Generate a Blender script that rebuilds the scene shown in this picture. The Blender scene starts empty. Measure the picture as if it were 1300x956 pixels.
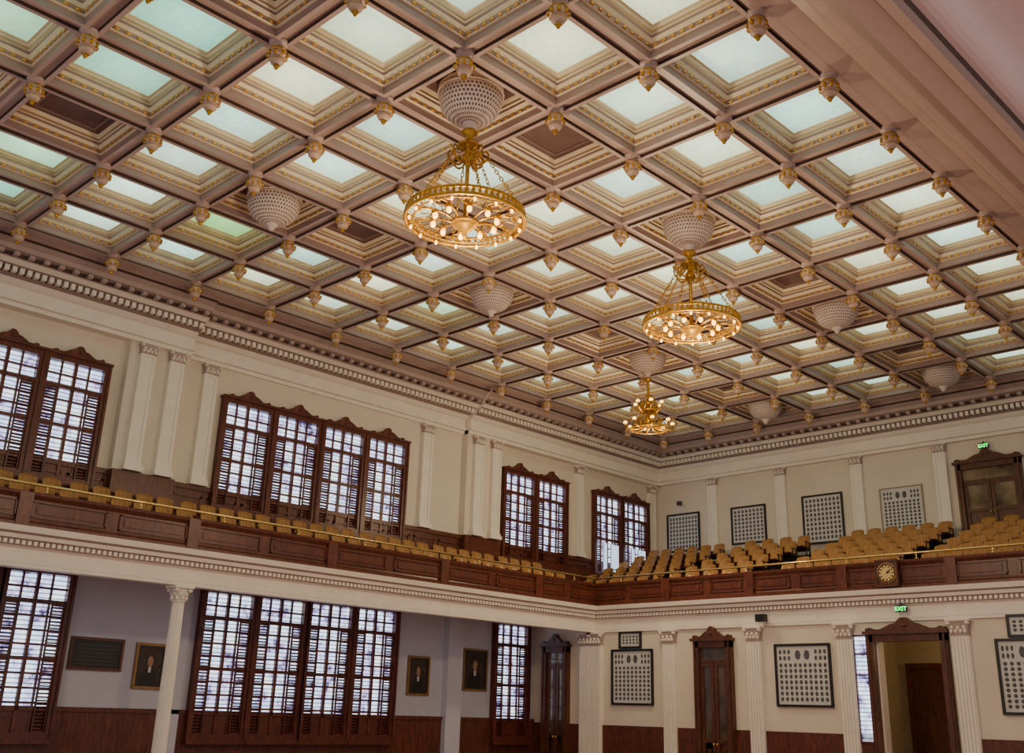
import bpy, bmesh, math, random
from mathutils import Matrix, Vector
random.seed(4)
S=2.0; R=1.0861; YW=12.807; YB=9.42; XL=-0.86; ZF=-5.63
COL=bpy.context.scene.collection
# ---------------------------------------------------------------- materials
M={}
def nodes(name):
    m=bpy.data.materials.new(name); m.use_nodes=True; M[name]=m
    return m, m.node_tree, m.node_tree.nodes["Principled BSDF"]
def paint(name,c,rough=.6,var=.12,scale=3.0,metal=0.0,bump=0.0,coat=0.0):
    m,nt,b=nodes(name)
    tc=nt.nodes.new("ShaderNodeTexCoord"); n=nt.nodes.new("ShaderNodeTexNoise"); n.inputs["Scale"].default_value=scale; n.inputs["Detail"].default_value=4
    nt.links.new(tc.outputs["Object"],n.inputs["Vector"])
    r=nt.nodes.new("ShaderNodeValToRGB"); r.color_ramp.elements[0].position=.3; r.color_ramp.elements[1].position=.7
    r.color_ramp.elements[0].color=(*[x*(1-var) for x in c],1); r.color_ramp.elements[1].color=(*[min(1,x*(1+var)) for x in c],1)
    nt.links.new(n.outputs["Fac"],r.inputs["Fac"]); nt.links.new(r.outputs["Color"],b.inputs["Base Color"])
    b.inputs["Roughness"].default_value=rough; b.inputs["Metallic"].default_value=metal; b.inputs["Coat Weight"].default_value=coat
    if bump:
        bp=nt.nodes.new("ShaderNodeBump"); bp.inputs["Strength"].default_value=bump; nt.links.new(n.outputs["Fac"],bp.inputs["Height"]); nt.links.new(bp.outputs["Normal"],b.inputs["Normal"])
    return m
def wood(name,c1,c2,rough=.35,scale=2.0):
    m,nt,b=nodes(name)
    tc=nt.nodes.new("ShaderNodeTexCoord"); mp=nt.nodes.new("ShaderNodeMapping"); mp.inputs["Scale"].default_value=(6,6,1)
    n=nt.nodes.new("ShaderNodeTexNoise"); n.inputs["Scale"].default_value=scale; n.inputs["Detail"].default_value=6; n.inputs["Distortion"].default_value=1.5
    r=nt.nodes.new("ShaderNodeValToRGB"); r.color_ramp.elements[0].color=(*c1,1); r.color_ramp.elements[1].color=(*c2,1)
    r.color_ramp.elements[0].position=.3; r.color_ramp.elements[1].position=.7
    nt.links.new(tc.outputs["Object"],mp.inputs["Vector"]); nt.links.new(mp.outputs["Vector"],n.inputs["Vector"]); nt.links.new(n.outputs["Fac"],r.inputs["Fac"])
    nt.links.new(r.outputs["Color"],b.inputs["Base Color"]); b.inputs["Roughness"].default_value=rough
    return m
def emis(name,c,st):
    m,nt,b=nodes(name); b.inputs["Base Color"].default_value=(*c,1); b.inputs["Emission Color"].default_value=(*c,1); b.inputs["Emission Strength"].default_value=st
    return m
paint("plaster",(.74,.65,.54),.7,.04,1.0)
paint("plaster_bluelit",(.57,.58,.67),.7,.04,1.0)  # same plaster with the bluish window light put into its colour
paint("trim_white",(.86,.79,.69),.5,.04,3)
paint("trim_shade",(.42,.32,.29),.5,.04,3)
paint("mauve",(.34,.235,.215),.5,.05,2)
paint("mauve_light",(.56,.42,.38),.40,.04,2)
paint("brown_dark",(.07,.035,.025),.6,.1,3)
paint("tan",(.52,.36,.20),.5,.08,3)
paint("cream",(.97,.86,.60),.45,.05,4)
paint("closed",(.20,.125,.115),.6,.08,5)
paint("pink",(.84,.63,.60),.6,.03,.6)
paint("gold",(.72,.42,.10),.35,.15,12,metal=.5)
paint("gold_deep",(.52,.27,.028),.30,.25,10,metal=.6)
paint("gilt_dim",(.30,.18,.06),.45,.25,12,metal=.5)
paint("brass",(.85,.60,.20),.25,.1,10,metal=.8)
paint("dome_white",(.80,.68,.60),.5,.05,8)
paint("drop_mauve",(.60,.42,.33),.3,.08,8)
paint("dome_dark",(.34,.25,.21),.6,.08,8)
paint("black",(.012,.012,.014),.4,.1,5)
paint("frame_pale",(.35,.28,.20),.4,.1,5)
paint("mat_paper",(.60,.59,.56),.7,.05,8)
paint("portrait_grey",(.09,.09,.10),.7,.5,30)
paint("dark_canvas",(.045,.03,.022),.5,.4,6)
paint("skin_paint",(.38,.22,.15),.6,.15,12)
paint("carpet",(.36,.17,.14),.9,.2,4)
paint("gallery_floor",(.05,.03,.025),.8,.2,4)
paint("dial",(.72,.52,.20),.5,.05,5)
wood("wood_dark",(.060,.014,.008),(.17,.045,.022))
wood("wood_window",(.050,.012,.008),(.17,.038,.020))
wood("seat_wood",(.27,.115,.028),(.46,.225,.06),.35,1.0)
wood("wood_door",(.055,.017,.008),(.15,.050,.022))
paint("vest",(.46,.38,.24),.7,.1,2)
emis("bulb",(1,.50,.08),6.5)
emis("bulb_soft",(1,.55,.11),5)
emis("exit_green",(.02,.85,.10),3.5)
def pane_mat():
    m,nt,b=nodes("pane"); b.inputs["Base Color"].default_value=(.04,.05,.08,1); b.inputs["Roughness"].default_value=.15
    N=nt.nodes.new; Lk=nt.links.new
    tc=N("ShaderNodeTexCoord"); oi=N("ShaderNodeObjectInfo"); ml=N("ShaderNodeMath"); ml.operation='MULTIPLY'; ml.inputs[1].default_value=37; Lk(oi.outputs["Random"],ml.inputs[0])
    ad2=N("ShaderNodeVectorMath"); ad2.operation='ADD'; Lk(tc.outputs["Object"],ad2.inputs[0]); Lk(ml.outputs[0],ad2.inputs[1])
    n=N("ShaderNodeTexNoise"); n.inputs["Scale"].default_value=2.4; n.inputs["Detail"].default_value=5; n.inputs["Roughness"].default_value=.65; Lk(ad2.outputs[0],n.inputs["Vector"])
    r=N("ShaderNodeValToRGB"); cr=r.color_ramp
    cr.elements[0].position=.33; cr.elements[0].color=(.05,.035,.09,1); cr.elements[1].position=.58; cr.elements[1].color=(.84,.93,1,1)
    e=cr.elements.new(.39); e.color=(.22,.22,.46,1); e=cr.elements.new(.44); e.color=(.62,.55,.78,1); e=cr.elements.new(.49); e.color=(.52,.66,.98,1)
    Lk(n.outputs["Fac"],r.inputs["Fac"])
    # slatted outer blinds seen through the glass
    sx=N("ShaderNodeSeparateXYZ"); Lk(tc.outputs["Object"],sx.inputs[0])
    fr=N("ShaderNodeMath"); fr.operation='MULTIPLY'; fr.inputs[1].default_value=9.855; Lk(sx.outputs["Z"],fr.inputs[0])
    f2=N("ShaderNodeMath"); f2.operation='FRACT'; Lk(fr.outputs[0],f2.inputs[0])
    f3=N("ShaderNodeMath"); f3.operation='GREATER_THAN'; f3.inputs[1].default_value=.28; Lk(f2.outputs[0],f3.inputs[0])
    f4=N("ShaderNodeMapRange"); f4.inputs["To Min"].default_value=.65; f4.inputs["To Max"].default_value=2.3; Lk(f3.outputs[0],f4.inputs["Value"])
    Lk(r.outputs["Color"],b.inputs["Emission Color"]); Lk(f4.outputs[0],b.inputs["Emission Strength"])
pane_mat()
def glass_mat():
    m,nt,b=nodes("laylight"); b.inputs["Base Color"].default_value=(.3,.35,.3,1); b.inputs["Roughness"].default_value=.3
    N=nt.nodes.new; Lk=nt.links.new
    tc=N("ShaderNodeTexCoord"); oi=N("ShaderNodeObjectInfo")
    v=N("ShaderNodeTexNoise"); v.inputs["Scale"].default_value=5; v.inputs["Distortion"].default_value=1.5; Lk(tc.outputs["Object"],v.inputs["Vector"])
    rr=N("ShaderNodeValToRGB"); rr.color_ramp.elements[0].position=.42; rr.color_ramp.elements[0].color=(.84,.90,.90,1); rr.color_ramp.elements[1].position=.6; rr.color_ramp.elements[1].color=(1.0,1.0,.98,1)
    Lk(v.outputs["Fac"],rr.inputs["Fac"])
    ln=N("ShaderNodeVectorMath"); ln.operation='LENGTH'; Lk(tc.outputs["Object"],ln.inputs[0])
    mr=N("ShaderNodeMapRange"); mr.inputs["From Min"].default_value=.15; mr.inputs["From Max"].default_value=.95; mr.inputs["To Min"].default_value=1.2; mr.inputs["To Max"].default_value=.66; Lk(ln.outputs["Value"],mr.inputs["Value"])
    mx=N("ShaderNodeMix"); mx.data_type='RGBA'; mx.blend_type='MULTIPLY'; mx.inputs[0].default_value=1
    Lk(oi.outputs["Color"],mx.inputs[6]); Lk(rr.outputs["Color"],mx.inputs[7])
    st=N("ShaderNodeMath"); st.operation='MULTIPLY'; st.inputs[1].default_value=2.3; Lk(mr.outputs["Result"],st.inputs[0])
    Lk(mx.outputs[2],b.inputs["Emission Color"]); Lk(st.outputs[0],b.inputs["Emission Strength"])
glass_mat()
# ---------------------------------------------------------------- mesh builder
class MB:
    def __init__(s,T=None): s.v=[];s.f=[];s.m=[];s.sm=[];s.T=T
    def add(s,vs,fs,mat,smooth=False):
        b=len(s.v)
        s.v+= [s.T(*p) for p in vs] if s.T else [tuple(p) for p in vs]
        for f in fs: s.f.append([i+b for i in f]); s.m.append(mat); s.sm.append(smooth)
    def box(s,x0,x1,y0,y1,z0,z1,mat):
        s.add([(x0,y0,z0),(x1,y0,z0),(x1,y1,z0),(x0,y1,z0),(x0,y0,z1),(x1,y0,z1),(x1,y1,z1),(x0,y1,z1)],
              [(0,3,2,1),(4,5,6,7),(0,1,5,4),(1,2,6,5),(2,3,7,6),(3,0,4,7)],mat)
    def lathe(s,prof,seg,mat,cx=0,cy=0,smooth=True):
        vs=[];fs=[]
        for r,z in prof:
            for k in range(seg):
                a=2*math.pi*k/seg; vs.append((cx+r*math.cos(a),cy+r*math.sin(a),z))
        for i in range(len(prof)-1):
            for k in range(seg):
                k2=(k+1)%seg; fs.append((i*seg+k,i*seg+k2,(i+1)*seg+k2,(i+1)*seg+k))
        fs.append(tuple(range(seg))); fs.append(tuple((len(prof)-1)*seg+k for k in range(seg)))
        s.add(vs,fs,mat,smooth)
    def tube(s,pts,r,seg,mat,closed=False):
        n=len(pts); vs=[];fs=[]
        P=[Vector(p) for p in pts]
        for i,p in enumerate(P):
            if closed: d=P[(i+1)%n]-P[i-1]
            else: d=P[min(i+1,n-1)]-P[max(i-1,0)]
            d.normalize(); up=Vector((0,0,1)) if abs(d.z)<.9 else Vector((1,0,0))
            a=d.cross(up).normalized(); b=a.cross(d)
            rr=r[i] if isinstance(r,(list,tuple)) else r
            for k in range(seg):
                t=2*math.pi*k/seg; q=p+a*math.cos(t)*rr+b*math.sin(t)*rr; vs.append(tuple(q))
        for i in range(n if closed else n-1):
            j=(i+1)%n
            for k in range(seg):
                k2=(k+1)%seg; fs.append((i*seg+k,i*seg+k2,j*seg+k2,j*seg+k))
        if not closed: fs.append(tuple(range(seg))); fs.append(tuple((n-1)*seg+k for k in range(seg)))
        s.add(vs,fs,mat,True)
    def torus(s,Rr,r,z,seg,seg2,mat,cx=0,cy=0):
        s.tube([(cx+Rr*math.cos(2*math.pi*k/seg),cy+Rr*math.sin(2*math.pi*k/seg),z) for k in range(seg)],r,seg2,mat,True)
    def ell(s,c,rad,mat,seg=8,rings=5):
        vs=[];fs=[]
        for i in range(rings+1):
            t=math.pi*i/rings; rr=max(math.sin(t),.001)
            for k in range(seg):
                a=2*math.pi*k/seg; vs.append((c[0]+rad[0]*rr*math.cos(a),c[1]+rad[1]*rr*math.sin(a),c[2]+rad[2]*math.cos(t)))
        for i in range(rings):
            for k in range(seg):
                k2=(k+1)%seg; fs.append((i*seg+k,i*seg+k2,(i+1)*seg+k2,(i+1)*seg+k))
        s.add(vs,fs,mat,True)
    def prism(s,poly,y0,y1,mat):   # poly in (x,z), extruded along y
        n=len(poly); s.add([(x,y0,z) for x,z in poly]+[(x,y1,z) for x,z in poly],
            [tuple(range(n)),tuple(range(n,2*n))]+[(i,(i+1)%n,n+(i+1)%n,n+i) for i in range(n)],mat)
    def run(s,poly,a0,a1,mat):     # poly in (y,z), extruded along x
        n=len(poly); s.add([(a0,y,z) for y,z in poly]+[(a1,y,z) for y,z in poly],
            [tuple(range(n)),tuple(range(n,2*n))],mat[-1] if isinstance(mat,list) else mat)
        for i in range(n):
            j=(i+1)%n; mt=mat[i] if isinstance(mat,list) else mat
            s.add([(a0,*poly[i]),(a0,*poly[j]),(a1,*poly[j]),(a1,*poly[i])],[(0,1,2,3)],mt)
    def frame(s,x0,x1,z0,z1,w,y0,y1,mat):
        s.box(x0,x0+w,y0,y1,z0,z1,mat); s.box(x1-w,x1,y0,y1,z0,z1,mat); s.box(x0+w,x1-w,y0,y1,z0,z0+w,mat); s.box(x0+w,x1-w,y0,y1,z1-w,z1,mat)
    def mesh(s,name):
        me=bpy.data.meshes.new(name); me.from_pydata([(a*S,b*S,c*S) for a,b,c in s.v],[],s.f)
        ks=[]
        for k in s.m:
            if k not in ks: ks.append(k)
        for k in ks: me.materials.append(M[k])
        me.polygons.foreach_set("material_index",[ks.index(k) for k in s.m]); me.polygons.foreach_set("use_smooth",s.sm)
        bm=bmesh.new(); bm.from_mesh(me); bmesh.ops.recalc_face_normals(bm,faces=bm.faces); bm.to_mesh(me); bm.free(); me.update()
        return me
def obj(name,me,loc=(0,0,0),rz=0,parent=None):
    o=bpy.data.objects.new(name,me); o.location=[c*S for c in loc]; o.rotation_euler=(0,0,rz); COL.objects.link(o)
    if parent: o.parent=parent
    return o
def struct(name,mb,loc=(0,0,0),rz=0,label=None):
    o=obj(name,mb.mesh(name) if isinstance(mb,MB) else mb,loc,rz); o["kind"]="structure"
    if label: o["label"]=label
    return o
TN=[0]
def trim(mb,loc=(0,0,0),rz=0,label=None):
    TN[0]+=1; return struct("trim_%d"%TN[0],mb,loc,rz,label)
def thing(name,label,cat,root,parts,loc,rz=0,group=None):
    o=obj(name,root,loc,rz); o["label"]=label; o["category"]=cat
    if group: o["group"]=group
    for p in parts:
        c=obj(p[0],p[1],p[2] if len(p)>2 else (0,0,0),p[3] if len(p)>3 else 0,o)
    return o
def clone(o,loc,rz=None,label=None):
    n=o.copy(); n.location=[c*S for c in loc]
    if rz is not None: n.rotation_euler=(0,0,rz)
    if label: n["label"]=label
    COL.objects.link(n)
    for c in o.children:
        k=c.copy(); k.parent=n; COL.objects.link(k)
    return n
RL=-math.pi/2; RE=math.pi
TL=lambda a,o,z:(XL+o,a,z)
TE=lambda a,o,z:(a,YW-o,z)
TB=lambda a,o,z:(a,YB-o,z)
# ---------------------------------------------------------------- room shell
Y0=-6.0; X1=15.0
b=MB(); b.box(XL-.3,X1,Y0,YW+.3,ZF-.2,ZF,"carpet"); struct("floor",b,label="dark red carpeted chamber floor")
b=MB(); b.box(XL-.3,XL,Y0,YW+.3,-3.4,.5,"plaster"); b.box(XL-.3,XL,Y0,YW+.3,ZF,-3.4,"plaster_bluelit"); struct("wall_left",b,label="cream plaster long wall with tall windows")
b=MB(); b.box(XL,X1,YW,YW+.3,-3.4,.5,"plaster"); struct("wall_end",b,label="cream plaster end wall above the gallery")
# lower end wall with an open doorway
DX0,DX1,DZ=5.08,5.88,-3.80
b=MB(); b.box(XL,DX0,YB,YB+.15,ZF,-3.3,"plaster"); b.box(DX1,X1,YB,YB+.15,ZF,-3.3,"plaster"); b.box(DX0,DX1,YB,YB+.15,DZ,-3.3,"plaster")
struct("wall_end",b,label="cream plaster wall beneath the end gallery")
b=MB(); b.box(DX0-.5,DX1+.6,YB+1.6,YB+1.7,ZF,-3.4,"vest"); b.box(DX0-.6,DX0-.5,YB+.15,YB+1.7,ZF,-3.4,"vest"); b.box(DX1+.6,DX1+.7,YB+.15,YB+1.7,ZF,-3.4,"vest"); b.box(DX0-.6,DX1+.7,YB+.15,YB+1.7,-3.45,-3.4,"vest")
struct("wall_vestibule",b,label="warm lit vestibule beyond the open doorway")
b=MB(); b.frame(4.72,5.26,ZF,-4.02,.07,YB+1.53,YB+1.6,"wood_dark"); b.box(4.79,5.19,YB+1.56,YB+1.6,ZF+.07,-4.09,"wood_door"); struct("door_9",b)
# ---------------------------------------------------------------- coffered ceiling
prof=[(0,.140,"mauve_light"),(.034,.140,"brown_dark"),(.039,.110,"mauve_light"),(.078,.110,"mauve"),(.080,.172,"tan"),(.084,.176,"cream"),(.106,.180,"mauve"),(.108,.205,"tan"),(.116,.214,"cream"),(.144,.238,"mauve"),(.146,.262,"cream"),(.162,.268,"tan"),(.164,.290,"cream"),(.190,.322,"cream")]
PZ=.320
domes=[(i,j) for i in (-2,1,4,7,10) for j in (2,5)]
closed=domes+[(i,j) for i in (-1,2,6,9) for j in (2,5)]
b=MB()
for i in range(-2,11):
    for j in range(8):
        x0,x1,y0,y1=j,j+1,i*R,(i+1)*R
        for k in range(len(prof)-1):
            o0,z0,mt=prof[k]; o1,z1,_=prof[k+1]
            q0=[(x0+o0,y0+o0,z0),(x1-o0,y0+o0,z0),(x1-o0,y1-o0,z0),(x0+o0,y1-o0,z0)]
            q1=[(x0+o1,y0+o1,z1),(x1-o1,y0+o1,z1),(x1-o1,y1-o1,z1),(x0+o1,y1-o1,z1)]
            b.add(q0+q1,[(e,(e+1)%4,4+(e+1)%4,4+e) for e in range(4)],mt)
        if (i,j) in closed:
            o=.18; b.box(x0+o,x1-o,y0+o,y1-o,PZ,.37,"closed")
            if (i,j) not in domes:
                o=.25
                for (a0,a1,c0,c1) in ((x0+o,x1-o,y0+o,y0+o+.02),(x0+o,x1-o,y1-o-.02,y1-o),(x0+o,x0+o+.02,y0+o+.02,y1-o-.02),(x1-o-.02,x1-o,y0+o+.02,y1-o-.02)):
                    b.box(a0,a1,c0,c1,PZ-.012,PZ,"mauve")
        # gilded beads along the ledge
        o=.108; zz=.194; L=[1-2*o,R-2*o]
        for n in range(9):
            t=(n+.5)/9
            for (cx,cy,rx,ry) in ((x0+o+t*L[0],y0+o+.004,.029,.011),(x0+o+t*L[0],y1-o-.004,.029,.011),(x0+o+.004,y0+o+t*L[1],.011,.029),(x1-o-.004,y0+o+t*L[1],.011,.029)):
                b.ell((cx,cy,zz),(rx,ry,.014),"gold",6,4)
b.add([(XL,Y0,.112),(X1,Y0,.112),(X1,-2*R,.112),(XL,-2*R,.112)],[(0,1,2,3)],"mauve_light")
b.add([(XL,Y0,.112),(0,Y0,.112),(0,YW,.112),(XL,YW,.112)],[(0,1,2,3)],"mauve_light")
b.add([(0,11*R,.112),(8.5,11*R,.112),(8.5,YW,.112),(0,YW,.112)],[(0,1,2,3)],"mauve_light")
b.box(XL,X1,Y0,YW,.5,.55,"brown_dark")
struct("ceiling",b,label="mauve and cream coffered ceiling with gilded bead mouldings")
# big beam and curved pink ceiling on the open side
pf=[(8.0,.112,"mauve_light"),(8.10,.112,"brown_dark"),(8.11,.09,"mauve_light"),(8.30,.09,"brown_dark"),(8.31,.05,"mauve_light"),(8.40,.03,"mauve"),(8.44,.0,"brown_dark"),(8.45,-.04,"mauve_light"),(8.56,-.06,"brown_dark"),(8.57,-.09,"mauve"),(8.66,-.12,"brown_dark"),(8.67,-.15,"mauve_light"),(8.86,-.15,"brown_dark"),(8.88,-.18,"mauve_light"),(8.97,-.20,"trim_shade"),(9.01,-.17,"brown_dark"),(9.03,-.13,"pink")]
pf+=[(9.03+.16*math.sin(t*math.pi/12),-.13+.16*(1-math.cos(t*math.pi/12)),"pink") for t in range(1,7)]
b=MB()
for k in range(len(pf)-1):
    (xa,za,mt_),(xb,zb,_)=pf[k],pf[k+1]
    b.add([(xa,Y0,za),(xb,Y0,zb),(xb,YW,zb),(xa,YW,za)],[(0,1,2,3)],mt_,xa>9.0)
trim(b,label="deep moulded ceiling beam")
b=MB(); cv=[(9.18,.03),(9.20,.08),(9.26,.13),(9.38,.18),(9.6,.22),(9.9,.245),(10.3,.26),(X1,.27)]
vs=[];fs=[]
for k,(xa,za) in enumerate(cv): vs+=[(xa,Y0,za),(xa,YW,za)]
for k in range(len(cv)-1): fs.append((2*k,2*k+2,2*k+3,2*k+1))
b.add(vs,fs,"pink",True)
struct("ceiling",b,label="plain pink curved ceiling beyond the beam")
# ---------------------------------------------------------------- cornices
def cornice(b,a0,a1,p,cap=True):
    P=[(0,.112),(.62+p*.3,.112),(.62+p*.3,.07),(.58+p*.4,.05),(.50+p*.6,.0),(.48+p*.6,-.05),(.40+p*.8,-.07),(.40+p*.8,-.12),(.36+p,-.13),(.30+p,-.17),(.20+p,-.18),(.20+p,-.25),(.13+p,-.27),(.09+p,-.32),(.05+p,-.34),(.05+p,-.47),(.08+p,-.48),(.08+p,-.51),(.04+p,-.52),(.04+p,-.57),(0,-.57)]
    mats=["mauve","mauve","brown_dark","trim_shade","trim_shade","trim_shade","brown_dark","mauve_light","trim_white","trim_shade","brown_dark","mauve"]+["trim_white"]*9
    b.run(P,a0,a1,mats)
    n=int((a1-a0)/.085)
    for k in range(n):
        a=a0+(k+.5)*(a1-a0)/n; b.box(a-.026,a+.026,.20+p,.265+p,-.245,-.18,"trim_white")
    n2=int((a1-a0)/.17)
    for k in range(n2):
        a=a0+(k+.5)*(a1-a0)/n2; b.box(a-.03,a+.03,.38+p,.46+p*.9,-.115,-.07,"trim_shade")
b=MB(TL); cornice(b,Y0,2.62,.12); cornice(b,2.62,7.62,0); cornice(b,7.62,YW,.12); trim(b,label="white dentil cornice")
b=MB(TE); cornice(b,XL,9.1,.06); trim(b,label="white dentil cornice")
# projecting wall breaks behind pilaster pairs
b=MB(TL); b.box(1.80,2.62,0,.12,-2.2,-.5,"plaster"); b.box(7.62,8.42,0,.12,-2.2,-.5,"plaster"); b.box(1.80,2.62,0,.15,-3.1,-2.2,"wood_dark"); b.box(7.62,8.42,0,.15,-3.1,-2.2,"wood_dark")
trim(b)
# ---------------------------------------------------------------- pilasters
def capital(b,w,z0,z1,y0,d):
    h=z1-z0; n=5
    for k in range(n):
        t0,t1=k/n,(k+1)/n; e0=w/2*(1+.22*t0*t0); e1=w/2*(1+.22*t1*t1)
        b.add([(-e0,y0,z0+h*t0*.85),(e0,y0,z0+h*t0*.85),(e0,y0+d*(1+.35*t0),z0+h*t0*.85),(-e0,y0+d*(1+.35*t0),z0+h*t0*.85),
               (-e1,y0,z0+h*t1*.85),(e1,y0,z0+h*t1*.85),(e1,y0+d*(1+.35*t1),z0+h*t1*.85),(-e1,y0+d*(1+.35*t1),z0+h*t1*.85)],
               [(0,1,5,4),(1,2,6,5),(2,3,7,6),(3,0,4,7)],"trim_shade")
    b.box(-w*.66,w*.66,y0,y0+d*1.5,z1-h*.15,z1,"trim_white")
    b.box(-w*.54,w*.54,y0,y0+d*1.1,z0-h*.06,z0+h*.02,"trim_shade")
    for r,(zz,cnt) in enumerate(((.18,4),(.42,3))):
        for k in range(cnt):
            x=(k-(cnt-1)/2)*w/cnt; b.ell((x,y0+d*1.12,z0+h*zz),(w*.10,d*.45,h*.15),"trim_white",6,5)
    for sx in (-1,1):
        b.ell((sx*w*.52,y0+d*1.15,z0+h*.72),(w*.13,d*.6,h*.13),"trim_white",8,6)
def pilaster(w,z0,z1,caph,d=.07,gold=False,flutes=False):
    b=MB(); h=z1-z0
    b.box(-w*.62,w*.62,0,d*1.6,0,h*.035,"trim_white"); b.box(-w*.56,w*.56,0,d*1.3,h*.035,h*.06,"trim_white")
    b.box(-w/2,w/2,0,d*.8,h*.06,h-caph,"trim_white")
    if flutes:
        for k in range(5):
            x=(k-2)*w*.19; b.box(x-w*.055,x+w*.055,d*.8,d,h*.09,h-caph-.03,"trim_white")
    else: b.frame(-w/2,w/2,h*.06,h-caph,w*.2,d*.8,d,"trim_white")
    capital(b,w,h-caph,h,0,d)
    return b.mesh("pilaster")
pm=pilaster(.20,-2.2,-.57,.14)
for a,off in ((2.02,.12),(2.42,.12),(2.98,0),(6.83,0),(7.84,.12),(8.24,.12),(10.50,0),(12.66,0)):
    TN[0]+=1; struct("trim_%d"%TN[0],pm,(XL+off,a,-2.2),RL,"white panelled pilaster")
pe=pilaster(.20,-2.3,-.53,.16)
for a in (.50,1.93,3.37,4.79,6.25,7.7):
    TN[0]+=1; struct("trim_%d"%TN[0],pe,(a,YW,-2.3),RE,"white panelled pilaster")
pl=pilaster(.22,ZF,-3.6,.18,.07,flutes=True)
for a in (.28,.50,1.88,3.31,4.66,6.14,7.6):
    TN[0]+=1; struct("trim_%d"%TN[0],pl,(a,YB,ZF),RE,"white fluted pilaster")
# ---------------------------------------------------------------- wainscot
b=MB(TL); 
segs=[(Y0,1.80),(2.62,7.62),(8.42,YW)]
for a0,a1 in segs:
    b.box(a0,a1,0,.03,-3.1,-2.24,"wood_dark"); b.box(a0,a1,0,.055,-2.26,-2.2,"wood_dark")
    n=max(1,int((a1-a0)/.5))
    for k in range(n):
        x0=a0+(a1-a0)*k/n+.04; x1=a0+(a1-a0)*(k+1)/n-.04
        for q in ((x0,x1,-2.36,-2.33),(x0,x1,-2.9,-2.87),(x0,x0+.03,-2.9,-2.33),(x1-.03,x1,-2.9,-2.33)): b.box(q[0],q[1],.03,.045,q[2],q[3],"wood_dark")
trim(b,label="dark wood wainscot panelling")
b=MB(TL); b.box(Y0,YB,0,.03,ZF,-4.95,"wood_dark"); b.box(Y0,YB,0,.05,-4.95,-4.9,"wood_dark"); struct("baseboard_left",b)
b=MB(TB); b.box(XL,DX0-.15,0,.02,ZF,-4.95,"wood_dark"); b.box(DX1+.15,X1,0,.02,ZF,-4.95,"wood_dark"); struct("baseboard_end",b)
# ---------------------------------------------------------------- windows
def crest(b,w,z,h,y0,y1,mat):
    hw=w/2
    half=[(hw,0),(hw,h*.22),(hw*.88,h*.30),(hw*.80,h*.16),(hw*.62,h*.14),(hw*.50,h*.30),(hw*.34,h*.52),(hw*.20,h*.60),(hw*.15,h*.82),(hw*.07,h)]
    poly=half+[(-x,q) for x,q in reversed(half)]
    b.prism([(x,z+q) for x,q in poly],y0,y1,mat)
    b.ell((0,y1,z+h*.42),(hw*.10,.015,h*.16),mat,8,5)
emis("pale_glass",(.62,.76,1.0),1.2)
def window(w,h,cols,rows,cr=True,openlow=False):
    b=MB(); W="wood_window"; c=.065
    b.box(-w/2+.01,w/2-.01,0,.012,0,h,"pane")
    b.frame(-w/2,w/2,0,h,c,0,.09,W)
    b.box(-w/2-.012,-w/2+.02,.09,.105,0,h,W); b.box(w/2-.02,w/2+.012,.09,.105,0,h,W)
    zt=c+(h-2*c)*(rows-2)/rows; zm=c+(h-2*c)*round(rows*.42)/rows
    b.box(-w/2+c,w/2-c,0,.075,zt-.024,zt+.024,W); b.box(-w/2+c,w/2-c,0,.06,zm-.020,zm+.020,W)
    b.box(-.020,.020,.012,.05,c,h-c,W)
    for k in range(1,cols):
        x=-w/2+c+(w-2*c)*k/cols; b.box(x-.011,x+.011,.012,.04,c,h-c,W)
    for k in range(1,rows):
        z=c+(h-2*c)*k/rows; b.box(-w/2+c,w/2-c,.012,.038,z-.011,z+.011,W)
    # folded louvred shutters at both jambs
    for sx in (-1,1):
        xa=sx*(w/2-c); xb=sx*(w/2-c-.150); x0,x1=min(xa,xb),max(xa,xb)
        b.frame(x0,x1,c,zm-.016,.018,.045,.065,W); b.frame(x0,x1,zm+.016,zt-.022,.018,.045,.065,W)
        n=int((zt-c)/.038)
        for k in range(n):
            z=c+.015+k*.038; b.add([(x0+.01,.045,z),(x1-.01,.045,z),(x1-.01,.066,z+.017),(x0+.01,.066,z+.017)],[(0,1,2,3)],W)
    if openlow:   # open lower casements
        for sx in (-1,1):
            x0,x1=(.03,w/2-c-.03) if sx>0 else (-w/2+c+.03,-.03)
            b.add([(x0,.07,c),(x1,.07+.10*(sx>0)+.02,c),(x1,.07+.10*(sx>0)+.02,h*.40),(x0,.07,h*.40)],[(0,1,2,3)],"pale_glass")
            b.tube([(x0,.075,c),(x0,.075,h*.40)],.008,4,W); b.tube([(x1,.10+.1*(sx>0),c),(x1,.10+.1*(sx>0),h*.40)],.008,4,W)
    b.box(-w/2-.02,w/2+.02,0,.13,-.05,0,W)
    b.box(-w/2-.02,w/2+.02,0,.12,h,h+.03,W)
    if cr: crest(b,w*.78,h+.03,.13,.02,.09,W)
    return b.mesh("window")
wu=window(.80,1.50,4,9); wl=window(.80,1.804,4,11,False); wo=window(.80,1.50,4,9,True,True)
WN=0
def putw(me,a,z,lab):
    global WN; WN+=1; struct("window_%d"%WN,me,(XL,a,z),RL,lab)
for a in [-.39,.41,1.21]+[3.20+.4+.805*k for k in range(4)]+[8.92,9.73]: putw(wu,a,-2.47,"tall dark wood window with carved crest and louvred shutters")
for a in (11.28,12.09): putw(wo,a,-2.47,"tall dark wood window with its lower casements open")
for a in [-.39,.41,1.21]+[3.25+.4+.80*k for k in range(4)]+[8.84]: putw(wl,a,-5.236,"tall dark wood window below the gallery")
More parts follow.
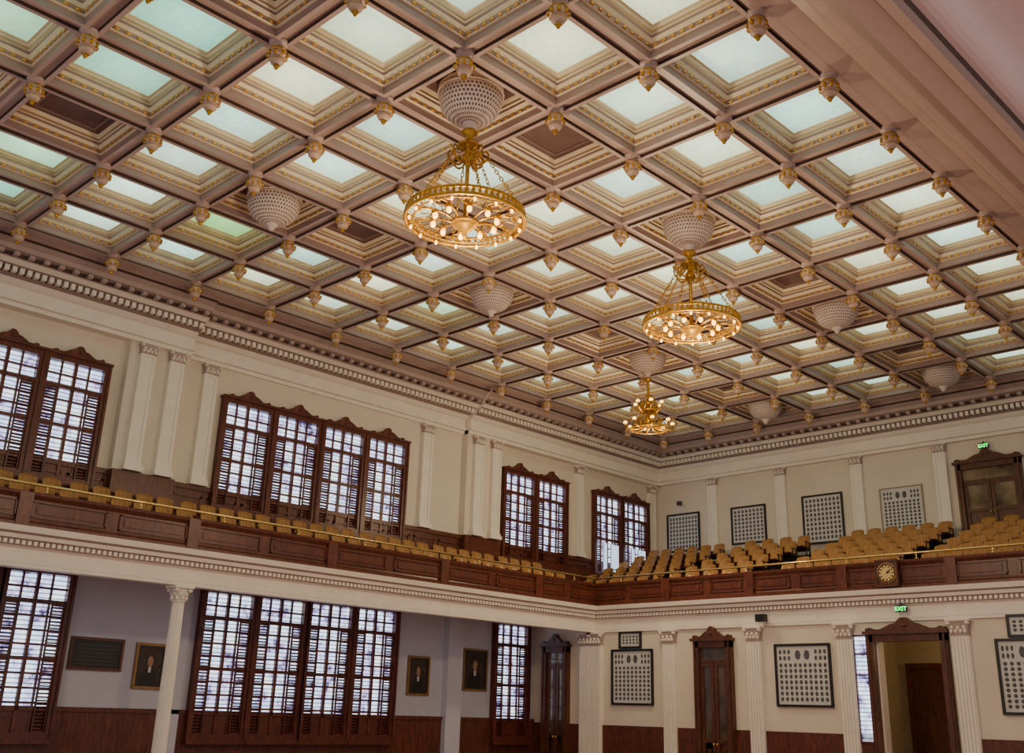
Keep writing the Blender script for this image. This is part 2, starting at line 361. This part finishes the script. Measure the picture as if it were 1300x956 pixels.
b=MB(); b.box(-.09,.09,0,.02,0,1.3,"pane"); b.frame(-.10,.10,0,1.3,.02,0,.05,"wood_window"); b.box(-.08,.08,.02,.03,.8,.815,"wood_window"); b.box(-.08,.08,.02,.03,1.05,1.065,"wood_window")
WN+=1; struct("window_%d"%WN,b,(4.86,YB,-5.05),RE,"narrow sidelight window")
# ---------------------------------------------------------------- doors
def door(w,h,opening=False,glass="brown_dark"):
    b=MB(); W="wood_door"; c=.085
    b.box(-w/2,-w/2+c,0,.09,0,h,W); b.box(w/2-c,w/2,0,.09,0,h,W); b.box(-w/2,w/2,0,.09,h-c,h,W)
    b.box(-w/2-.03,w/2+.03,0,.13,h,h+.04,W); crest(b,w*1.0,h+.04,.16,.02,.10,W)
    b.box(-w/2+.015,-w/2+.04,.09,.105,0,h,W); b.box(w/2-.04,w/2-.015,.09,.105,0,h,W)
    if not opening:
        zt=h-c-.17; b.box(-w/2+c,w/2-c,0,.05,zt-.03,zt,W); b.box(-w/2+c,w/2-c,0,.02,zt,h-c,glass)
        for sx in (-1,1):
            x0,x1=(0.006,w/2-c) if sx>0 else (-w/2+c,-.006)
            b.box(x0,x1,0,.02,0,zt-.03,W); b.frame(x0,x1,0,zt-.03,.05,.02,.045,W)
            b.box(x0+.05,x1-.05,.02,.025,.55,zt-.08,glass); b.box(x0+.05,x1-.05,.02,.045,.5,.55,W); b.box(x0+.08,x1-.08,.02,.035,.1,.42,W)
            b.ell((sx*.03,.06,.48),(.012,.02,.02),"brass",8,6)
    return b.mesh("door")
paint("door_glass",(.20,.15,.10),.08,.8,1.2)
paint("door_glass_dark",(.10,.065,.04),.12,.5,2)
struct("door_1",door(.62,-3.78-ZF,False,"door_glass_dark"),(2.645,YB,ZF),RE,"double wood door with carved pediment")
struct("door_2",door(1.02,-3.76-ZF,True),(5.48,YB,ZF),RE,"open doorway with carved wood pediment")
struct("door_3",door(.54,-3.80-ZF,False,"door_glass"),(-.33,YB,ZF),RE,"narrow wood door with carved pediment")
struct("door_4",door(.98,1.25,False,"door_glass"),(5.52,YW,-2.2),RE,"dark wood door with carved pediment on the gallery")
# ---------------------------------------------------------------- galleries
b=MB(); b.box(XL,.45,Y0,YB+.1,-3.40,-3.11,"gallery_floor"); b.box(XL,-.12,Y0,YB+.1,-3.11,-2.91,"gallery_floor"); struct("floor",b,label="stepped floor of the side gallery")
b=MB(); b.box(XL,X1,YB,YW,-3.40,-3.13,"gallery_floor")
for k in range(1,6): b.box(XL,9.0,9.62+.45*k,YW,-3.13+.16*(k-1),-3.13+.16*k,"gallery_floor")
b.box(XL,9.0,12.32,YW,-2.33,-2.2,"gallery_floor"); struct("floor",b,label="tiered floor of the end gallery")
b=MB(); b.box(XL,.3,Y0,YB,-3.44,-3.40,"plaster_bluelit"); struct("ceiling",b,label="plain soffit beneath the side gallery")
def entab(b,a0,a1):
    P=[(-.12,-3.6),(.035,-3.6),(.035,-3.565),(.02,-3.56),(.02,-3.42),(.05,-3.40),(.06,-3.35),(.10,-3.33),(.11,-3.29),(.15,-3.27),(.165,-3.21),(-.12,-3.21)]
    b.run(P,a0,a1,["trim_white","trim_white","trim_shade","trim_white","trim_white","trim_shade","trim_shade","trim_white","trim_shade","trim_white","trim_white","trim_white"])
    n=int((a1-a0)/.06)
    for k in range(n):
        a=a0+(k+.5)*(a1-a0)/n; b.box(a-.017,a+.017,.05,.085,-3.385,-3.345,"trim_white")
TF=lambda a,o,z:(.44+o,a,z)
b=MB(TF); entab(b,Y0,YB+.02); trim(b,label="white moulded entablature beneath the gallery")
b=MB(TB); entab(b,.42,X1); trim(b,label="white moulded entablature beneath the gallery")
def parapet(b,a0,a1,blocks,edge):
    W="wood_dark"
    b.run([(0,-3.21),(.10,-3.21),(.10,-3.17),(.075,-3.15),(.07,-3.13),(.07,-2.93),(.085,-2.91),(.105,-2.89),(.11,-2.86),(.0,-2.86)],a0,a1,W)
    pts=sorted([a0]+blocks+[a1])
    for p0,p1 in zip(pts,pts[1:]):
        n=max(1,round((p1-p0)/.85))
        for k in range(n):
            x0=p0+(p1-p0)*k/n+.07; x1=p0+(p1-p0)*(k+1)/n-.07
            if x1-x0<.1: continue
            for q in ((x0,x1,-2.96,-2.945),(x0,x1,-3.115,-3.10),(x0,x0+.02,-3.115,-2.945),(x1-.02,x1,-3.115,-2.945)): b.box(q[0],q[1],.07,.088,q[2],q[3],W)
            b.box(x0+.06,x1-.06,.07,.08,-3.07,-2.99,W)
    for p in blocks: b.box(p-.07,p+.07,.0,.11,-3.2,-2.87,W)
b=MB(TF); parapet(b,Y0,YB-.07,[.4,2.28,4.2,6.1,8.0],0); trim(b,label="dark panelled wood gallery front")
b=MB(TB); parapet(b,.44,9.1,[1.88,3.31,4.71,6.14,7.6],0); trim(b,label="dark panelled wood gallery front")
# brass rails
def rail(p0,p1,n):
    b=MB(); b.tube([p0,p1],.014,8,"brass"); me=b.mesh("rail")
    q=MB(); q.lathe([(.022,-.075),(.022,-.065),(.008,-.055),(.008,-.01),(.014,0)],8,"brass"); pm_=q.mesh("rail_post")
    V0,V1=Vector(p0),Vector(p1)
    return me,[("rail_post",pm_,tuple(V0.lerp(V1,(k+.5)/n))) for k in range(n)]
me,ps=rail((.50,-3,-2.775),(.50,9.36,-2.775),12); thing("brass_handrail","thin brass handrail on the side gallery front","railing",me,ps,(0,0,0))
me,ps=rail((.53,9.38,-2.775),(9,9.38,-2.775),9); thing("brass_handrail","thin brass handrail on the end gallery front","railing",me,ps,(0,0,0))
# column under side gallery
b=MB(); H=-3.6-ZF
b.box(-.11,.11,-.11,.11,0,.06,"trim_white"); b.lathe([(.10,.06),(.105,.09),(.085,.11),(.09,.13),(.078,.15)],24,"trim_white")
seg=40; vs=[];fs=[]
for i,(z,sc) in enumerate(((.15,1.0),(.8,.98),(H-.17,.86))):
    for k in range(seg):
        a=2*math.pi*k/seg; rr=.076*sc*(1 if k%2 else .90); vs.append((rr*math.cos(a),rr*math.sin(a),z))
for i in range(2):
    for k in range(seg): fs.append((i*seg+k,i*seg+(k+1)%seg,(i+1)*seg+(k+1)%seg,(i+1)*seg+k))
b.add(vs,fs,"trim_white")
b.lathe([(.073,H-.18),(.078,H-.165),(.066,H-.16),(.07,H-.09),(.10,H-.03)],20,"trim_white"); b.box(-.115,.115,-.115,.115,H-.03,H,"trim_white")
for r,(zz,n) in enumerate(((H-.135,8),(H-.09,8))):
    for k in range(n):
        a=2*math.pi*(k+.5*r)/n; b.ell((.083*math.cos(a),.083*math.sin(a),zz),(.02,.02,.028),"trim_white",6,5)
for k in range(4):
    a=math.pi/4+math.pi/2*k; b.ell((.115*math.cos(a),.115*math.sin(a),H-.05),(.03,.03,.025),"trim_white",8,6)
trim(b,(.40,2.28,ZF),label="white fluted column with leafy capital")
b=MB(TL); b.box(7.42,7.72,0,.12,ZF,-3.44,"plaster_bluelit"); b.box(2.98,3.14,0,.05,ZF,-3.44,"plaster_bluelit"); trim(b,label="plain wall pier")
# ---------------------------------------------------------------- seats
b=MB(); b.box(-.12,.12,-.07,-.055,.16,.18,"black")
for sx in (-1,1):
    b.box(sx*.122-.006,sx*.122+.006,-.09,-.05,0,.30,"black"); b.box(sx*.122-.006,sx*.122+.006,-.10,.10,0,.014,"black"); b.box(sx*.122-.008,sx*.122+.008,-.10,.09,.29,.305,"wood_dark"); b.box(sx*.122-.006,sx*.122+.006,.03,.05,0,.29,"black")
sf=b.mesh("seat_frame")
b=MB(); n=10; m_=5
def backv(u,v,off):
    x=(u-.5)*.212; t=(u-.5)*2; z=.17+v*(.275-.030*abs(t)**3*v)
    return (x,-.125-.06*v+.045*t*t+off,z)
vs=[backv(k/n,l/m_,0) for l in range(m_+1) for k in range(n+1)]+[backv(k/n,l/m_,.016) for l in range(m_+1) for k in range(n+1)]
fs=[];N=(n+1)*(m_+1)
for l in range(m_):
    for k in range(n):
        q=(l*(n+1)+k,l*(n+1)+k+1,(l+1)*(n+1)+k+1,(l+1)*(n+1)+k); fs.append(q); fs.append(tuple(x+N for x in q))
for k in range(n): fs.append((k,k+1,k+1+N,k+N)); a=m_*(n+1)+k; fs.append((a,a+1,a+1+N,a+N))
for l in range(m_): a=l*(n+1); c=a+n+1; fs.append((a,c,c+N,a+N)); a+=n;c+=n; fs.append((a,c,c+N,a+N))
b.add(vs,fs,"seat_wood",True); sb=b.mesh("backrest")
b=MB(); b.run([(-.10,.205),(-.08,.19),(.06,.20),(.10,.215),(.105,.235),(.06,.232),(-.08,.218)],-.105,.105,"wood_dark"); sp=b.mesh("seat_pan")
lab_e="tan wooden theater seat in the tiered end gallery"; lab_s="tan wooden theater seat along the side gallery"
proto=None
def seat(loc,rz,lab,grp):
    global proto
    if proto is None:
        proto=thing("theater_seat",lab,"seat",sf,[("backrest",sb),("seat_pan",sp)],loc,rz,grp); return
    o=clone(proto,loc,rz,lab); o["group"]=grp
for k in range(6):
    y=9.86+.45*k; z=-3.13+.16*k
    for x0,x1 in ((-.62,1.10),(1.42,2.78),(3.42,5.12),(5.46,7.4)):
        n=int((x1-x0)/.28)
        for q in range(n): seat((x0+(q+.5)*(x1-x0)/n,y,z),RE,lab_e,"theater seats in the end gallery")
for r,(x,z) in enumerate(((.10,-3.11),(-.42,-2.91))):
    for g in range(7):
        for q in range(4 if g==6 else 5):
            seat((x,-.02+g*1.39+q*.268,z),RL,lab_s,"theater seats in the side gallery")
# ---------------------------------------------------------------- ceiling glass panels
b=MB(); w=.632;l=R-.368
b.box(-w/2-.01,-w/2+.012,-l/2-.01,l/2+.01,-.012,.02,"cream"); b.box(w/2-.012,w/2+.01,-l/2-.01,l/2+.01,-.012,.02,"cream"); b.box(-w/2+.012,w/2-.012,-l/2-.01,-l/2+.012,-.012,.02,"cream"); b.box(-w/2+.012,w/2-.012,l/2-.012,l/2+.01,-.012,.02,"cream")
pf_=b.mesh("panel_frame")
b=MB(); b.box(-w/2+.012,w/2-.012,-l/2+.012,l/2-.012,0,.012,"laylight"); pg=b.mesh("glass_pane")
p0=None
tints=[(.36,.58,.48),(.56,.64,.45),(.46,.62,.50),(.62,.64,.43),(.40,.60,.50),(.50,.65,.51)]
for i in range(-2,11):
    for j in range(8):
        if (i,j) in closed: continue
        loc=(j+.5,(i+.5)*R,PZ+.002)
        if p0 is None: o=p0=thing("ceiling_light_panel","glowing pale green etched glass panel in a ceiling coffer","ceiling light",pf_,[("glass_pane",pg)],loc,0,"glass panels of the coffered ceiling")
        else: o=clone(p0,loc)
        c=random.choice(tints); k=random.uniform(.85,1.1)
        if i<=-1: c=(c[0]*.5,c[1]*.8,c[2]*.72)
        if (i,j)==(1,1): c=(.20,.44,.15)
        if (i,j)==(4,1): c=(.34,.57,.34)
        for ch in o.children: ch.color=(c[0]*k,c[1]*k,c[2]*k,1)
# ---------------------------------------------------------------- pendants
b=MB(); b.lathe([(.080,.145),(.080,.118),(.062,.105),(.045,.10),(.032,.085),(.03,.07)],16,"mauve_light"); pc=b.mesh("canopy")
b=MB(); b.lathe([(.03,.088),(.052,.076),(.064,.055),(.060,.04),(.072,.02),(.076,.0),(.066,-.010),(.05,-.014)],16,"drop_mauve"); 
for k in range(8):
    a=2*math.pi*k/8; b.ell((.072*math.cos(a),.072*math.sin(a),.010),(.020,.020,.024),"gold_deep",6,5)
b.torus(.060,.010,.060,16,5,"gold_deep")
pcup=b.mesh("gilded_cup")
b=MB(); b.lathe([(.048,-.010),(.058,-.025),(.058,-.045),(.048,-.062),(.030,-.075),(.018,-.080)],14,"drop_mauve"); b.torus(.056,.006,-.036,14,4,"gold_deep"); pdr=b.mesh("drop")
b=MB(); b.lathe([(.018,-.076),(.030,-.083),(.016,-.094),(.018,-.104),(.004,-.120)],10,"gold_deep"); pfi=b.mesh("finial")
p0=None
for i in range(-1,12):
    for j in range(9):
        loc=(j,i*R,0)
        if p0 is None: p0=thing("ceiling_pendant","small gilded and cream drop ornament under a beam crossing","ceiling ornament",pc,[("gilded_cup",pcup),("drop",pdr),("finial",pfi)],loc,0,"gilded drops at the beam crossings")
        else: clone(p0,loc)
# ---------------------------------------------------------------- perforated bowls
b=MB(); seg=48
bp=[(.19,.31),(.235,.29),(.262,.265),(.274,.235),(.278,.20),(.277,.165),(.272,.13),(.261,.095),(.245,.060),(.223,.027),(.195,-.003),(.162,-.028),(.125,-.047),(.085,-.060),(.05,-.066)]
for i in range(len(bp)-1):
    (r0,z0),(r1,z1)=bp[i],bp[i+1]
    for k in range(seg):
        off=.5*(i%2); a0=2*math.pi*(k+off)/seg; a1=2*math.pi*(k+1+off)/seg
        Q=[Vector((r0*math.cos(a0),r0*math.sin(a0),z0)),Vector((r0*math.cos(a1),r0*math.sin(a1),z0)),Vector((r1*math.cos(a1),r1*math.sin(a1),z1)),Vector((r1*math.cos(a0),r1*math.sin(a0),z1))]
        c=sum(Q,Vector())/4; I=[q.lerp(c,.46) for q in Q]
        b.add([tuple(q) for q in Q+I],[(e,(e+1)%4,4+(e+1)%4,4+e) for e in range(4)],"dome_white")
b.lathe([(r*.95,z+.004) for r,z in bp],36,"dome_dark")
dm=b.mesh("perforated_bowl")
b=MB(); b.torus(.265,.022,.275,36,8,"dome_white"); b.torus(.280,.013,.225,36,6,"dome_white"); drm=b.mesh("rim")
b=MB(); b.lathe([(.060,-.058),(.068,-.072),(.045,-.090),(.028,-.105),(.034,-.120),(.01,-.138)],16,"dome_white"); dfi=b.mesh("bottom_knob")
p0=None
for (i,j) in domes:
    if i==-2: continue
    loc=(j+.5,(i+.5)*R,0)
    if p0 is None: p0=thing("perforated_ceiling_bowl","white perforated bowl fixture hanging in a closed coffer","ceiling fixture",dm,[("rim",drm),("bottom_knob",dfi)],loc,0,"perforated bowls in the ceiling")
    else: clone(p0,loc)
# ---------------------------------------------------------------- ring chandeliers
G="gold_deep"
def ringchand():
    parts=[]
    b=MB(); b.lathe([(.012,-.12),(.06,-.13),(.075,-.16),(.03,-.19),(.025,-.23),(.07,-.25),(.10,-.275),(.095,-.29),(.04,-.31),(.03,-.36),(.055,-.39),(.06,-.42),(.03,-.45),(.018,-.48),(.018,-1.02)],20,G)
    stem=b.mesh("stem")
    b=MB()
    for k in range(8):
        a=2*math.pi*k/8; c,s_=math.cos(a),math.sin(a)
        pts=[(.03,-.42),(.07,-.46),(.12,-.45),(.16,-.41),(.175,-.36),(.155,-.325),(.125,-.335),(.125,-.365)]
        b.tube([(r*c,r*s_,z) for r,z in pts],.010,6,G)
        pts=[(.03,-.30),(.06,-.34),(.10,-.345),(.12,-.31)]
        b.tube([(r*c,r*s_,z) for r,z in pts],.007,6,G)
    parts.append(("scroll_crown",b.mesh("scroll_crown")))
    b=MB(); A=Vector((.165,0,-.40)); B=Vector((.475,0,-.92)); n=15
    for k in range(n):
        c=A.lerp(B,(k+.5)/n); d=(B-A).normalized(); e=Vector((0,1,0)) if k%2 else d.cross(Vector((0,1,0)))
        b.tube([tuple(c+d*.027*math.cos(2*math.pi*t/8)+e*.013*math.sin(2*math.pi*t/8)) for t in range(8)],.0045,4,G,True)
    ch=b.mesh("chain")
    for k in range(6): parts.append(("chain",ch,(0,0,0),2*math.pi*(k+.5)/6))
    b=MB(); b.torus(.492,.013,-.915,64,8,G); b.torus(.50,.015,-.985,64,8,G); b.torus(.43,.007,-.985,56,6,G)
    n=60
    for k in range(n):
        a=2*math.pi*k/n; b.ell((.497*math.cos(a),.497*math.sin(a),-.95),(.014,.014,.028),G,6,5)
        b.tube([(.43*math.cos(a),.43*math.sin(a),-.985),(.495*math.cos(a+.06),.495*math.sin(a+.06),-.98)],.004,4,G)
    parts.append(("ring",b.mesh("ring")))
    b=MB(); b.lathe([(.03,-.96),(.07,-.975),(.10,-1.0),(.105,-1.02),(.085,-1.045),(.06,-1.06),(.05,-1.075),(.03,-1.09),(.018,-1.12),(.01,-1.14)],24,G); b.torus(.105,.010,-1.01,32,6,G); parts.append(("hub",b.mesh("hub")))
    b=MB(); b.tube([(.09,0,-1.0),(.18,0,-.965),(.27,0,-.95),(.36,0,-.96),(.44,0,-.985)],.010,6,G)
    b.tube([(.2,0,-.965),(.22,0,-.90),(.27,0,-.88),(.30,0,-.91),(.27,0,-.93)],.006,5,G)
    for sg in (-1,1):
        b.tube([(.28,0,-.965),(.32,.065*sg,-.975),(.38,.075*sg,-.98),(.42,.04*sg,-.98),(.40,.015*sg,-.98),(.375,.03*sg,-.98)],.006,4,G)
    b.lathe([(.02,-.95),(.034,-.965),(.022,-.985)],10,G,.27,0)
    arm=b.mesh("arm")
    bb=MB(); bb.ell((.27,0,-1.006),(.023,.023,.029),"bulb",10,7); bulb=bb.mesh("light_bulb")
    b2=MB(); b2.ell((.465,0,-1.012),(.013,.013,.020),"bulb",8,6); b2.lathe([(.01,-.985),(.018,-.992),(.012,-1.0)],8,G,.465,0); bulb2=b2.mesh("light_bulb")
    for k in range(10):
        parts.append(("arm",arm,(0,0,0),2*math.pi*k/10)); parts.append(("light_bulb",bulb,(0,0,0),2*math.pi*k/10))
    for k in range(16): parts.append(("light_bulb",bulb2,(0,0,0),2*math.pi*(k+.5)/16))
    return stem,parts
stem,parts=ringchand()
c1=thing("ring_chandelier","large gilded ring chandelier with glowing bulbs hung on chains","chandelier",stem,parts,(5.5,1.5*R,0),0,"gilded ring chandeliers")
clone(c1,(5.5,4.5*R,0))
# branching chandelier
parts=[]
b=MB(); b.lathe([(.012,-.12),(.05,-.14),(.06,-.17),(.02,-.2),(.02,-.45),(.05,-.48),(.055,-.52),(.03,-.56),(.03,-.70),(.07,-.74),(.08,-.79),(.05,-.85),(.02,-.9),(.005,-.93)],18,G); st=b.mesh("stem")
b=MB(); b.torus(.26,.014,-.91,36,6,G); b.torus(.14,.012,-.64,28,6,G); parts.append(("ring",b.mesh("ring")))
for (n,Rr,z0,z1,ph) in ((8,.34,-.80,-.86,0),(6,.20,-.54,-.56,.3)):
    b=MB(); b.tube([(.03,0,z0),(Rr*.3,0,z0-.10),(Rr*.65,0,z0-.12),(Rr*.95,0,z1-.04),(Rr,0,z1)],.014,6,G); b.tube([(Rr*.5,0,z0-.11),(Rr*.40,0,z0-.03),(Rr*.55,0,z0+.02),(Rr*.72,0,z0-.02),(Rr*.62,0,z0-.07)],.011,5,G); b.tube([(.03,0,z0+.14),(Rr*.3,0,z0+.12),(Rr*.5,0,z0+.02),(Rr*.6,0,z0-.1)],.010,5,G); b.lathe([(.01,z1),(.035,z1+.01),(.02,z1+.02)],8,G,Rr,0); am=b.mesh("arm")
    b=MB(); b.lathe([(.014,z1+.015),(.028,z1+.03),(.030,z1+.045),(.016,z1+.06)],10,"bulb_soft",Rr,0); sm=b.mesh("glass_shade")
    for k in range(n):
        t=2*math.pi*k/n+ph; parts.append(("arm",am,(0,0,0),t)); parts.append(("glass_shade",sm,(0,0,0),t))
thing("branching_chandelier","gilded branching chandelier with two tiers of lit shades","chandelier",st,parts,(2.5,7.5*R,0))
# ---------------------------------------------------------------- framed things
def ovalgrid(b,x0,x1,z0,z1,nc,nr,y):
    dx=(x1-x0)/nc; dz=(z1-z0)/nr
    for r in range(nr):
        for c in range(nc):
            cx=x0+(c+.5)*dx; cz=z0+(r+.5)*dz
            b.add([(cx+dx*.33*math.cos(2*math.pi*t/8),y,cz+dz*.40*math.sin(2*math.pi*t/8)) for t in range(8)],[tuple(range(8))],"portrait_grey")
def composite(w,h,nc,nr,big=0,fw=.03,fm="black"):
    f=MB(); f.frame(-w/2,w/2,0,h,fw,0,.035,fm); f.box(-w/2+.01,w/2-.01,0,.008,.01,h-.01,"black")
    m=MB(); m.box(-w/2+fw,w/2-fw,.008,.014,fw,h-fw,"mat_paper")
    if big:
        ovalgrid(m,-w*.16,w*.16,h*.72,h*.92,big,1,.016); ovalgrid(m,-w/2+.05,-w*.2,h*.72,h*.92,3,2,.016); ovalgrid(m,w*.2,w/2-.05,h*.72,h*.92,3,2,.016); ovalgrid(m,-w/2+.05,w/2-.05,.06,h*.70,nc,nr,.016)
    else: ovalgrid(m,-w/2+.05,w/2-.05,.06,h-.06,nc,nr,.016)
    return f.mesh("frame"),[("photo_sheet",m.mesh("photo_sheet"))]
def hang(w,h,a,z,yp,nc,nr,big=0,lab="black framed sheet of small oval portrait photographs",fw=.03,fm="black"):
    f,p=composite(w,h,nc,nr,big,fw,fm); thing("framed_portrait_composite",lab,"picture frame",f,p,(a,yp-.002,z),RE,"framed portrait composites")
hang(.74,.72,-.19,-1.87,YW,9,8); hang(.72,.68,1.23,-1.84,YW,8,8); hang(.76,.84,2.69,-1.96,YW,9,9); hang(.72,.74,4.09,-1.90,YW,9,8,2,"thin pale framed sheet of small oval portrait photographs",.016,"frame_pale")
hang(.78,.80,1.18,-4.66,YB,9,8,2); hang(.42,.25,1.15,-3.85,YB,5,3); hang(.82,.80,4.02,-4.64,YB,10,7,2); hang(.70,.84,6.88,-4.68,YB,8,9,2); hang(.46,.26,6.92,-3.83,YB,5,3)
def portrait(w,h,a,z,lab):
    f=MB(); f.frame(-w/2,w/2,0,h,.03,0,.03,"gilt_dim"); f.frame(-w/2+.028,w/2-.028,.028,h-.028,.02,0,.02,"black"); f.box(-w/2+.01,w/2-.01,0,.006,.01,h-.01,"black")
    c=MB(); c.box(-w/2+.045,w/2-.045,.006,.012,.045,h-.045,"dark_canvas")
    c.prism([(-w*.28,.05),(w*.28,.05),(w*.24,h*.34),(w*.08,h*.48),(-w*.08,h*.48),(-w*.24,h*.34)],.012,.014,"black")
    c.add([(w*.09*math.cos(t*math.pi/6),.0155,h*.60+h*.12*math.sin(t*math.pi/6)) for t in range(12)],[tuple(range(12))],"skin_paint")
    c.prism([(-w*.04,h*.36),(w*.04,h*.36),(w*.05,h*.48),(-w*.05,h*.48)],.014,.0155,"mat_paper")
    thing("framed_portrait",lab,"painting",f.mesh("frame"),[("canvas",c.mesh("canvas"))],(XL+.004,a,z),RL)
portrait(.40,.52,2.70,-4.68,"gilt framed dark portrait of a suited person beside a column")
portrait(.42,.55,6.93,-4.62,"gilt framed dark portrait of a person beside a window")
portrait(.52,.62,8.08,-4.52,"large gilt framed dark portrait of a person")
b=MB(); b.frame(-.32,.32,0,.36,.03,0,.03,"wood_dark"); b.box(-.3,.3,0,.015,.02,.34,"black")
t=MB()
for r in range(6): t.box(-.22,.22,.015,.017,.06+r*.042,.068+r*.042,"portrait_grey")
thing("wall_plaque","dark framed plaque with rows of lettering on the lower wall","plaque",b.mesh("frame"),[("lettering",t.mesh("lettering"))],(XL+.004,2.02,-4.50),RL)
# clock
b=MB(); b.box(-.135,.135,0,.07,0,.32,"wood_door"); b.frame(-.145,.145,-.01,.33,.025,.06,.085,"wood_door"); cb=b.mesh("case")
def disc(r,y0,y1,mat,cz=.16,seg=28):
    q=MB(); q.prism([(r*math.cos(2*math.pi*k/seg),cz+r*math.sin(2*math.pi*k/seg)) for k in range(seg)],y0,y1,mat); return q
d=disc(.105,.07,.082,"dial"); 
for k in range(12):
    a=2*math.pi*k/12; s1,s0=.097,.070; d.tube([(s0*math.sin(a),.084,.16+s0*math.cos(a)),(s1*math.sin(a),.084,.16+s1*math.cos(a))],.0065,4,"black")
bz=MB(); bz.tube([(.110*math.cos(2*math.pi*k/32),.08,.16+.110*math.sin(2*math.pi*k/32)) for k in range(32)],.011,6,"wood_dark",True)
bz.tube([(.123*math.cos(2*math.pi*k/32),.078,.16+.123*math.sin(2*math.pi*k/32)) for k in range(32)],.006,6,"brass",True)
hn=MB(); hn.tube([(0,.088,.16),(-.045,.088,.17)],.007,4,"black"); hn.tube([(0,.09,.16),(-.055,.09,.205)],.0055,4,"black")
thing("wall_clock","square wooden clock with round gilded dial on the gallery front","clock",cb,[("dial",d.mesh("dial")),("bezel",bz.mesh("bezel")),("hands",hn.mesh("hands"))],(5.36,YB-.10,-3.18),RE)
# exit signs
def exitsign(loc,lab):
    b=MB(); b.box(-.075,.075,0,.03,0,.085,"black"); b.box(-.01,.01,.005,.02,.085,.11,"black"); cs=b.mesh("housing")
    cu=bpy.data.curves.new("txt","FONT"); cu.body="EXIT"; cu.size=.075*S; cu.extrude=.0015*S; cu.align_x='CENTER'; cu.offset=.0012*S
    to=bpy.data.objects.new("txt",cu); COL.objects.link(to); bpy.context.view_layer.update()
    me=bpy.data.meshes.new_from_object(to.evaluated_get(bpy.context.evaluated_depsgraph_get())); bpy.data.objects.remove(to)
    me.transform(Matrix.Rotation(math.pi,4,'Z')@Matrix.Rotation(math.pi/2,4,'X')); me.transform(Matrix.Translation((0,.032*S,.016*S)))
    me.materials.clear(); me.materials.append(M["exit_green"])
    thing("exit_sign",lab,"exit sign",cs,[("lettering",me)],loc,RE)
exitsign((5.48,YB-.10,-3.50),"lit green EXIT sign above the open lower doorway")
exitsign((5.50,YW-.05,-.74),"lit green EXIT sign above the gallery door")
# small black devices
b=MB(); b.box(-.05,.05,.06,.20,-.03,.03,"black"); b.box(-.02,.02,0,.07,-.01,.02,"black"); b.ell((0,.20,0),(.02,.015,.02),"black",8,5)
cm=b.mesh("camera_body")
thing("security_camera","small black camera on a wall bracket","camera",cm,[],(-.25,YW-.04,-.98),RE+.6)
b=MB(); b.box(-.07,.07,.04,.13,-.05,.05,"black"); b.box(-.02,.02,-.02,.05,-.02,.02,"black"); b.lathe([(.03,.0),(.03,.01)],8,"black",0,.1)
thing("loudspeaker","small black loudspeaker on the gallery front","speaker",b.mesh("speaker_body"),[],(3.50,YB-.05,-3.50),RE)
# ---------------------------------------------------------------- lights
def plight(loc,e,c,r=.3,name="chandelier_fill"):
    l=bpy.data.lights.new(name,'POINT'); l.energy=e; l.color=c; l.shadow_soft_size=r; o=bpy.data.objects.new(name,l); o.location=[x*S for x in loc]; COL.objects.link(o)
plight((5.5,1.5*R,-1.7),470,(1,.76,.47)); plight((5.5,4.5*R,-1.7),470,(1,.76,.47)); plight((2.5,7.5*R,-1.6),380,(1,.76,.47))  # bodiless lamps added below the chandeliers to carry their light into the room
plight((5.9,YB+.9,-3.9),26,(1,.74,.42),.2,"vestibule_light")
W=bpy.data.worlds.new("world"); bpy.context.scene.world=W; W.use_nodes=True
W.node_tree.nodes["Background"].inputs[0].default_value=(1,.92,.88,1); W.node_tree.nodes["Background"].inputs[1].default_value=.74
# ---------------------------------------------------------------- camera
C=Vector((11.3031,-3.6676,-4.8285)); yaw,pit,rol=.7774,.3424,.0305
f=Vector((-math.sin(yaw)*math.cos(pit),math.cos(yaw)*math.cos(pit),math.sin(pit))); r=Vector((math.cos(yaw),math.sin(yaw),0)); u=r.cross(f)
r2=r*math.cos(rol)+u*math.sin(rol); u2=-r*math.sin(rol)+u*math.cos(rol)
cd=bpy.data.cameras.new("camera"); cd.sensor_width=36; cd.lens=1326.26*36/1300; cd.shift_y=-45/1300; cd.clip_end=300
co=bpy.data.objects.new("camera",cd); COL.objects.link(co)
mt=Matrix((r2,u2,-f)).transposed().to_4x4(); mt.translation=C*S; co.matrix_world=mt
bpy.context.scene.camera=co
